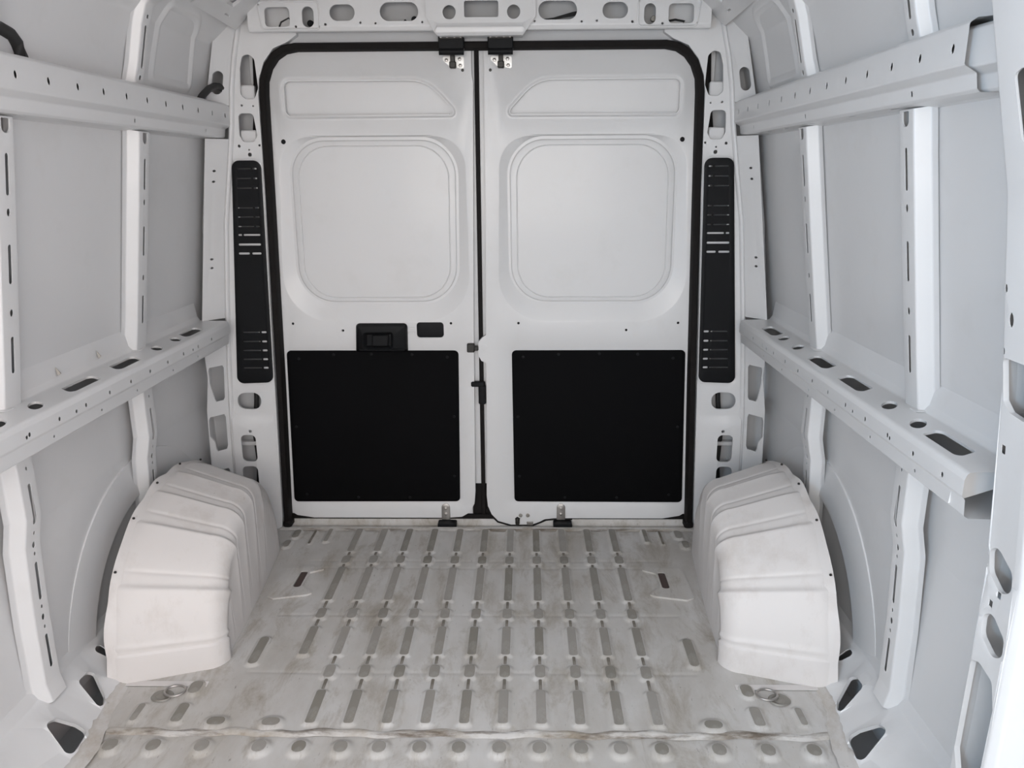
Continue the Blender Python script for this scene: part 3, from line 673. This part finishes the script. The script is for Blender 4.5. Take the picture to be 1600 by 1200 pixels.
# ================================================================== REAR DOORS
YD = .05
def door(idx, s):
    root = empty('door_%d' % idx, (s*.4, YD, 0)); tag(root, 'white rear door on the %s with black lower trim board' % SIDE[s], 'door', kind='structure')
    mr = (lambda L: L) if s < 0 else mirror      # features authored for the left door (negative x)
    side = [(-.785, .06), (-.77, .567), (-.752, 1.264), (-.745, 1.58), (-.73, 1.66), (-.69, 1.72), (-.63, 1.745)]
    if s < 0:
        edge = [(-.032, 1.745), (-.032, 1.64), (-.027, 1.62), (-.034, 1.2), (-.040, .80), (-.043, .5), (-.046, .13), (-.050, .085), (-.068, .048), (-.10, .029), (-.155, .0245), (-.68, .0245), (-.745, .035)]
        out = side+edge
    else:
        edge = [(.010, 1.745), (.009, 1.2), (.005, .80), (.004, .752), (-.010, .743), (-.024, .727), (-.0255, .677), (-.014, .655), (.003, .647), (.003, .40), (-.002, .12), (.002, .075), (.016, .04), (.042, .011), (.09, -.004), (.172, -.004), (.20, .006), (.222, .019), (.27, .0235), (.68, .0235), (.745, .035)]
        out = mirror(side)+edge
    rec = mr(fillet([(-.668, 1.514), (-.668, 1.625), (-.187, 1.624), (-.098, 1.532), (-.097, 1.516)], [.02, .02, .13, .035, .008], 8))
    win_o = mr(fillet([(-.70, 1.45), (-.058, 1.45), (-.048, .80), (-.735, .80)], [.11, .11, .17, .17], 12))
    win_i = mr(fillet([(-.668, 1.436), (-.092, 1.436), (-.098, .872), (-.672, .872)], [.12, .12, .13, .13], 12))
    win_f = mr(fillet([(-.644, 1.416), (-.118, 1.416), (-.122, .889), (-.650, .889)], [.11, .11, .115, .115], 12))
    H = [rec]
    for (x, z, r) in ((-.684, 1.431, .0085), (-.702, .796, .0048), (-.123, .796, .0048), ((-.52, .770, .0048) if s < 0 else (-.515, .770, .0048))): H.append(mr(circ(x, z, r, 10)))
    rings = [(offset(rec, -.026), 0), (offset(rec, -.018), .0045), (offset(rec, -.010), .0045), (offset(rec, -.003), 0),
             (win_o, 0), (offset(win_o, .004), -.0008), (offset(win_i, -.010), -.0195), (offset(win_i, -.004), -.021), (win_i, -.0205), (offset(win_i, .004), -.0150), (offset(win_i, .008), -.0142), (offset(win_f, -.0025), -.0142), (win_f, -.0165), (offset(win_f, .0025), -.0142)]
    tr = mr(fillet([(-.7335, .695), (-.098, .6945), (-.1055, .095), (-.752, .093)], .016, 5))
    rings += [(offset(tr, -.012), 0), (offset(tr, -.007), -.0025), (offset(tr, -.002), -.0025)]
    if s < 0: H.append(rect(-.249, -.150, .743, .800, .012))
    else:
        H.append(circ(-.004, .706, .006, 10))
        H.append(fillet([(.107, -.002), (.107, .022), (.116, .030), (.128, .022), (.128, -.002)], .003, 2))
    sheet('inner_panel', out, sheetM(YD), PAINT, root, holes=H, rings=rings, lip=.018, outer_lip=.022, angle=30)
    for (x, z, r) in ((-.684, 1.431, .0085), (-.702, .796, .0048), (-.123, .796, .0048), (-.517, .770, .0048)):  # corner plug is real; small black discs stand in for shade inside screw holes
        mb = MB(); mb.cyl(((x if s < 0 else -x), YD+.006, z), (0, -1, 0), r*1.1, .004, 12); mb.build('plug_and_shade_disc', PLAST, root)
    # outer skin seen through the upper opening
    mb = MB(); mb.box(min(s*.785, s*.058), max(s*.785, s*.058), YD+.020, YD+.030, .03, 1.745, .002); mb.build('outer_skin', PAINT, root)
    mb = MB(); mb.box(min(s*.66, s*.11), max(s*.66, s*.11), YD+.014, YD+.020, 1.515, 1.521, .001); mb.build('skin_stiffener', PAINT, root)
    # grey return flange along the closing edge
    mb = MB()
    if s < 0: mb.box(-.062, -.0215, YD+.026, YD+.034, .138, 1.742, .001)
    else: mb.box(-.0095, .062, YD+.026, YD+.034, .055, 1.742, .001)
    mb.build('edge_flange', PAINT, root)
    # trim board
    o = sheet('trim_board', tr, sheetM(YD-.002), BLACK, root, rings=[(offset(tr, .003), .0015)], lip=0, outer_lip=.004)
    o['label'] = 'matte black trim board'
    for (x, z) in ((-.69, .665), (-.56, .68), (-.42, .682), (-.27, .68), (-.14, .67), (-.12, .44), (-.125, .2), (-.3, .112), (-.5, .112), (-.70, .125), (-.72, .4)):
        mb = MB(); mb.cyl(((x if s < 0 else -x), YD-.003, z), (0, -1, 0), .0055, .003, 10); mb.build('push_clip', PLAST, o)
    # lower stop strap
    x0 = -.162 if s < 0 else .286
    L = fillet([(x0-.0165, .018), (x0-.0165, .085), (x0+.0165, .085), (x0+.0165, .018)], [.002, .016, .016, .002], 5)
    st_ = sheet('stop_strap', L, sheetM(YD-.004), STEEL, root, rings=[(offset(L, .002), .001)], lip=0, outer_lip=.004)
    for z in (.066, .043): mb = MB(); mb.cyl((x0, YD-.004, z), (0, -1, 0), .0065, .004, 12).cyl((x0, YD-.008, z), (0, -1, 0), .003, .002, 8); mb.build('screw', STEEL, st_)
    mb = MB(); mb.box(x0-.030, x0+.042, .012, YD+.002, -.006, .016, .003); mb.build('stop_block', PLAST, root)
    return root
d1 = door(1, -1); d2 = door(2, 1)
# left door: pull handle and dark blanking plug
hL = fillet([(-.475, .690), (-.470, .797), (-.282, .797), (-.284, .690)], [.004, .014, .014, .004], 5)
cup = fillet([(-.442, .706), (-.440, .762), (-.335, .764), (-.340, .706)], .010, 4)
hnd = sheet('pull_handle', hL, sheetM(YD-.004), PLAST, d1, rings=[(offset(hL, .005), .012), (offset(hL, .010), .0145), (offset(cup, -.004), .0145), (cup, .011), (offset(cup, .008), -.002)], lip=0, outer_lip=.006)
hnd['label'] = 'black plastic pull handle with recessed cup'
pd = fillet([(-.415, .712), (-.413, .755), (-.350, .757), (-.354, .712)], .006, 4)
sheet('release_paddle', pd, sheetM(YD-.008), PLAST, hnd, rings=[(offset(pd, .004), .004)], lip=0, outer_lip=.006)
L = rect(-.2485, -.1505, .7435, .7995, .012); sheet('blanking_plug', L, sheetM(YD+.004), PLAST, d1, rings=[(offset(L, .004), .001)], lip=0, outer_lip=.008)
for z in (.778, .762): mb = MB(); mb.box(-.281, -.255, YD-.004, YD-.001, z-.004, z+.004, .0015); mb.build('cable_clip', PAINT, d1)
mb = MB(); mb.box(-.066, -.038, YD-.012, YD+.004, .689, .722, .003).box(-.046, -.024, YD-.006, YD+.012, .694, .712, .003); mb.build('edge_latch', DARKST, d1)
# right door: edge catch, lower rod end
mb = MB(); mb.box(-.054, -.002, YD-.006, YD+.014, .556, .576, .004).box(-.027, .0005, YD-.004, YD+.014, .488, .562, .004); mb.build('edge_catch', PLAST, d2)
mb = MB(); mb.cyl((.117, YD+.006, -.006), (0, 0, 1), .009, .028, 12).box(.112, .122, YD-.006, YD+.006, -.006, .012, .002); mb.build('lock_rod', DARKST, d2)
mb = MB(); mb.cyl((.129, YD, .036), (0, -1, 0), .0075, .004, 12).cyl((.157, YD, .036), (0, -1, 0), .0075, .004, 12); mb.build('bolt_pair', OLIVE, d2)
mb = MB(); mb.box(.153, .178, YD-.006, YD+.002, -.004, .010, .002); mb.build('catch_tab', STEEL, d2)
mb = MB(); mb.tube([(.0, YD+.001, .066), (.012, YD+.001, .038), (.04, YD+.001, .008), (.09, YD+.001, -.0075), (.13, YD+.001, -.009), (.175, YD+.001, -.0075), (.205, YD+.001, .005), (.228, YD+.001, .016), (.26, YD+.001, .0195), (.33, YD+.001, .020)], .0042, 8); mb.build('edge_rubber', RUBBER, d2)
mb = MB(); mb.cyl((-.004, YD+.001, .706), (0, -1, 0), .012, .002, 14); mb.build('catch_washer', PAINT, d2)

# ================================================================== TOP LATCHES
for s, x0 in ((-1, -.0925), (1, .0675)):
    root = empty('top_latch', (x0, .02, 1.70)); tag(root, 'black latch bridging header and %s rear door at the top' % SIDE[s], 'latch', 'door top latches')
    w = .0415
    mb = MB(); mb.box(x0-w, x0+w, -.016, .03, 1.712, 1.752, .003); mb.tube([(x0-w+.001, -.006, 1.706), (x0+w-.001, -.006, 1.706)], .0105, 12); mb.build('housing', PLAST, root)
    mb = MB(); mb.box(x0-w+.004, x0+w-.004, -.020, -.012, 1.742, 1.762, .002); mb.build('hinge_plate', DARKST, root)
    for dx in (-.032, -.012, .012, .032): mb = MB(); mb.cyl((x0+dx, -.020, 1.750), (0, -1, 0), .0045, .003, 10); mb.build('rivet', STEEL, root)
    L = fillet([(x0-.034, 1.70), (x0-.034, 1.688), (x0-.012, 1.668), (x0+.036, 1.660), (x0+.036, 1.70)], .006, 3)
    mp = sheet('mounting_plate', L, sheetM(YD-.003), ZINC, root, lip=0, outer_lip=.003)
    for dx, dz in ((-.022, 1.687), (.022, 1.690), (.024, 1.670)): mb = MB(); mb.cyl((x0+dx, YD-.003, dz), (0, -1, 0), .0062, .005, 6); mb.build('nut', STEEL, root)
    mb = MB(); mb.box(x0-.0075, x0+.0075, .022, .044, 1.678, 1.702, .002).box(x0-.011, x0+.011, .024, .046, 1.660, 1.682, .003); mb.build('hook', DARKST, root)
    mb = MB(); mb.cyl((x0+(.031 if s < 0 else -.036), YD, 1.656), (0, -1, 0), .005, .002, 10); mb.build('bolt', DARKST, root)

# ================================================================== WHEEL ARCHES
def arch(s):
    root = empty('wheel_arch', (s*.83, -.5, 0))
    tag(root, 'ribbed white wheel arch box bulging from the %s wall' % SIDE[s], 'wheel arch', 'wheel arches')
    cy, a_, b_ = -.497, .430, .425
    nph, e = 420, 2.25
    xsf = lambda y: np.interp(y, [-.92, -.75, -.6, -.4, -.2, -.05], [.690, .703, .711, .726, .747, .76])
    ridges = [(1.22, .008, .022), (1.52, .009, .022), (1.83, .009, .022), (2.12, .0095, .024), (2.54, .0085, .024)]   # angle from rear
    V = []; F = []
    sec_n = None
    for i in range(nph+1):
        ph = math.pi*i/nph
        c_, s_ = math.cos(ph), math.sin(ph)
        rr = (abs(c_)**e+abs(s_)**e)**(-1/e)
        yo, zo = cy+(a_ if c_ > 0 else .448)*rr*c_, b_*rr*s_
        # outline normal
        ny_ = np.sign(c_)*abs(rr*c_)**(e-1)/a_; nz_ = abs(rr*s_)**(e-1)/b_; l = math.hypot(ny_, nz_); ny_ /= l; nz_ /= l
        dl = 0
        for (rp, hgt, wd) in ridges:
            d = ph-rp
            # stepped facet: rises to a crease, then drops behind it
            dl += hgt*(math.exp(-(d/wd)**2) if d < 0 else math.exp(-d/.10))
            dl -= .0022*math.exp(-((d+.11)/.012)**2)
        if ph > 2.82: dl += .004*math.exp(-((ph-2.9)/.02)**2)+.005*(ph > 2.95)
        xs0 = float(xsf(np.clip(yo, -.93, -.05)))
        r = .050
        row = []
        for x in np.linspace(.962, xs0+r, 12):
            inset = .34*max(.0, .945-x)
            row.append((x, yo-ny_*inset, zo-nz_*inset, ny_, nz_, 0, min(1, (.962-x)/.06)))
        for k in range(1, 9):
            t = math.pi/2*k/8; ins = .34*(.945-xs0-r)+.12*r*math.sin(t)+r*(1-math.cos(t)); x = xs0+r*(1-math.sin(t))
            row.append((x, yo-ny_*ins, max(zo-nz_*ins, 0), ny_*math.cos(t), nz_*math.cos(t), -math.sin(t), 1))
        ye, ze = row[-1][1], row[-1][2]
        for k in range(1, 13):
            w = k/12; yy = ye+( -.0)*w; zz = ze*(1-w)
            # ribs on the flank lean towards the middle of the arch
            yy = ye+(cy-.02-ye)*.10*w
            fade = min(1, max(0, 1.25-w*1.3))
            row.append((float(xsf(np.clip(yy, -.92, -.05)))-.002*w+(.0), yy, zz, 0, 0, -1, fade))
        sec_n = len(row)
        for (x, y, z, n1, n2, n0, wgt) in row:
            q = dl*wgt; V.append((s*(x+n0*q), y+n1*q, max(0, z+n2*q) if z > .004 else z))
    for i in range(nph):
        for k in range(sec_n-1): q = i*sec_n+k; F.append((q, q+1, q+sec_n+1, q+sec_n))
    obj('arch_shell', V, F, ARCH, root, True, 85)
    # scalloped weld flange on the wall side
    V = []; F = []; n = 120
    for i in range(n+1):
        ph = .35+(math.pi-.35)*i/n; c_, s_ = math.cos(ph), math.sin(ph); rr = (abs(c_)**e+abs(s_)**e)**(-1/e)
        yo, zo = cy+(a_ if c_ > 0 else .448)*rr*c_, b_*rr*s_; sc = .5+.5*math.cos(i*.42); sc = max(0, sc)**.6
        out_ = .004+.012*sc*(.6+.4*math.sin(i*.13))
        for (x, o) in ((.940, -.001), (.954, .003), (.966, out_)):
            V.append((s*x, yo+o*c_, max(.0, zo+o*s_)))
    for i in range(n):
        for k in range(2): q = i*3+k; F.append((q, q+1, q+4, q+3))
    fl = obj('weld_flange', V, F, ARCH, root)
    for i in (15, 30, 45, 60, 75, 90):
        ph = .35+(math.pi-.35)*i/120; c_, s_ = math.cos(ph), math.sin(ph); rr = (abs(c_)**e+abs(s_)**e)**(-1/e)
        mb = MB(); mb.cyl((s*.958, cy+((a_ if c_ > 0 else .448)*rr+.010)*c_, (b_*rr+.010)*s_), (-s*.8, -.4, .3), .0035, .004, 8); mb.build('rivet', DARKST, fl)
    # foot flange on the floor in front
    mb = MB(); mb.box(min(s*.705, s*.95), max(s*.705, s*.95), -.952, -.93, .0003, .003, .001); mb.build('foot_flange', ARCH, root)
    return root
arch(-1); arch(1)

# ================================================================== LASHING RINGS AND ANCHOR PLATES
for s in (-1, 1):
    x0, y0 = s*.805, -.992
    root = empty('lashing_ring', (x0, y0, 0)); tag(root, 'folded-down steel lashing ring on the floor before the %s wheel arch' % SIDE[s], 'lashing ring', 'lashing rings')
    V = []; F = []; n = 24
    prof = [(.029, .001), (.026, .004), (.020, .003), (.015, .0015), (.009, .004), (.0, .0045)]
    for r, z in prof:
        for k in range(n): an = 2*math.pi*k/n; V.append((x0+r*math.cos(an), y0+r*.85*math.sin(an), z+.0015))
    for j in range(len(prof)-1):
        for k in range(n): F.append((j*n+k, j*n+(k+1) % n, (j+1)*n+(k+1) % n, (j+1)*n+k))
    obj('cup', V, F, OLIVE, root)
    mb = MB(); mb.tube([(x0-s*.029+.026*math.cos(t), y0+.012+.022*math.sin(t), .010) for t in np.linspace(0, 2*math.pi, 28, endpoint=False)], .0032, 8, closed=True); mb.build('ring', STEEL, root)
    # seat-anchor plate beside the ribs
    pts_ = [(.687, -.312), (.690, -.500), (.665, -.515), (.565, -.492), (.545, -.478), (.592, -.435), (.590, -.345), (.535, -.318), (.60, -.300)]
    L = fillet([(s*x, y) for x, y in pts_], .008, 3); hl = rect(min(s*.597, s*.622), max(s*.597, s*.622), -.446, -.340, .010)
    a = sheet('anchor_plate', L, (lambda a, b, h: np.stack([a, b, .0065+h], 1)), FLOOR, None, holes=[hl], rings=[(offset(hl, -.006), .002)], lip=.006, outer_lip=.006, hole_h=.001)
    tag(a, 'raised floor anchor plate with dark slot beside the %s wheel arch' % SIDE[s], 'anchor plate', 'anchor plates')
    mb = MB(); mb.box(min(s*.597, s*.622), max(s*.597, s*.622), -.446, -.340, .0008, .0022, .0003); mb.build('slot_base', mat('rust_brown_slot', (.085, .06, .055), .8), a)

# ================================================================== SLIDING DOOR PILLAR ON THE RIGHT
bpth = Prof([(.93, .0), (.934, .247), (.937, .387), (.939, .67), (.912, .989), (.871, 1.289), (.806, 1.554), (.78, 1.65), (.72, 1.75)], .08, 4)
pb = lambda z: bpth.find(1, z)
BP = Prof([(.13, -1.49), (.03, -1.495), (.0, -1.503), (.0, -1.592), (.010, -1.606), (.12, -1.612)], [0, .01, .008, .012, .01, 0], 4)   # (outward depth, y)
yb = lambda y: BP.find(1, y)
H = [fillet([(yb(-1.505), pb(1.035)), (yb(-1.512), pb(.965)), (yb(-1.53), pb(.95)), (yb(-1.575), pb(.945)), (yb(-1.575), pb(1.035))], .01),
     rect(yb(-1.517), yb(-1.528), pb(.878), pb(.893), .002, 2),
     fillet([(yb(-1.508), pb(.70)), (yb(-1.53), pb(.716)), (yb(-1.572), pb(.69)), (yb(-1.575), pb(.655)), (yb(-1.55), pb(.640)), (yb(-1.512), pb(.662))], .018),
     fillet([(yb(-1.517), pb(.582)), (yb(-1.54), pb(.598)), (yb(-1.58), pb(.572)), (yb(-1.583), pb(.54)), (yb(-1.56), pb(.525)), (yb(-1.52), pb(.545))], .018),
     fillet([(yb(-1.506), pb(.485)), (yb(-1.53), pb(.495)), (yb(-1.57), pb(.485)), (yb(-1.585), pb(.44)), (yb(-1.585), pb(.25)), (yb(-1.54), pb(.23)), (yb(-1.507), pb(.30))], .015),
     rect(yb(-1.543), yb(-1.553), pb(.630), pb(.642), .001, 2), rect(yb(-1.526), yb(-1.536), pb(.605), pb(.617), .001, 2),
     fillet([(yb(-1.545), pb(1.45)), (yb(-1.55), pb(1.36)), (yb(-1.575), pb(1.35)), (yb(-1.575), pb(1.46))], .01),
     circ(yb(-1.510), pb(1.145), .004, 8, .007), circ(yb(-1.525), pb(1.098), .006, 10, .012), circ(yb(-1.508), pb(1.045), .003, 8, .006)]
def MBp(a, b, h):
    d, y = BP.at(a); x, z = bpth.at(b); nx, nz = bpth.nrm(b); dd = d-h; return np.stack([x-nx*dd, y, z-nz*dd], 1)
p = sheet('door_pillar', [(0, 0), (BP.L, 0), (BP.L, bpth.L), (0, bpth.L)], MBp, PAINT, None, holes=H, rings=[(offset(H[i], -.008), .002) for i in (2, 3)], lines=bends(BP, 0, bpth.L)+[[(0, q), (BP.L, q)] for q in bpth.S[1:-1]], lip=.012)
tag(p, 'white pierced door pillar at the right edge, in front of the right waist rail', 'pillar')

# ================================================================== HOSES
mb = MB(); mb.tube([(-.875, -.18, 1.535), (-.868, -.15, 1.563), (-.865, -.10, 1.588), (-.86, -.06, 1.60), (-.857, -.03, 1.602), (-.852, .0, 1.595), (-.85, .03, 1.58)], .011, 10)
tag(mb.build('drain_hose', HOSE), 'dark bent hose entering the left rear pillar above the roof rail', 'hose')
mb = MB(); mb.tube([(-.895, -2.6, 1.53), (-.895, -1.60, 1.57), (-.90, -1.15, 1.604), (-.90, -1.06, 1.606), (-.90, -1.03, 1.600), (-.90, -1.012, 1.585), (-.90, -1.003, 1.56), (-.90, -1.0, 1.53)], .014, 10)
tag(mb.build('drain_hose', HOSE), 'thick dark hose behind the left roof rail, at the left edge', 'hose')
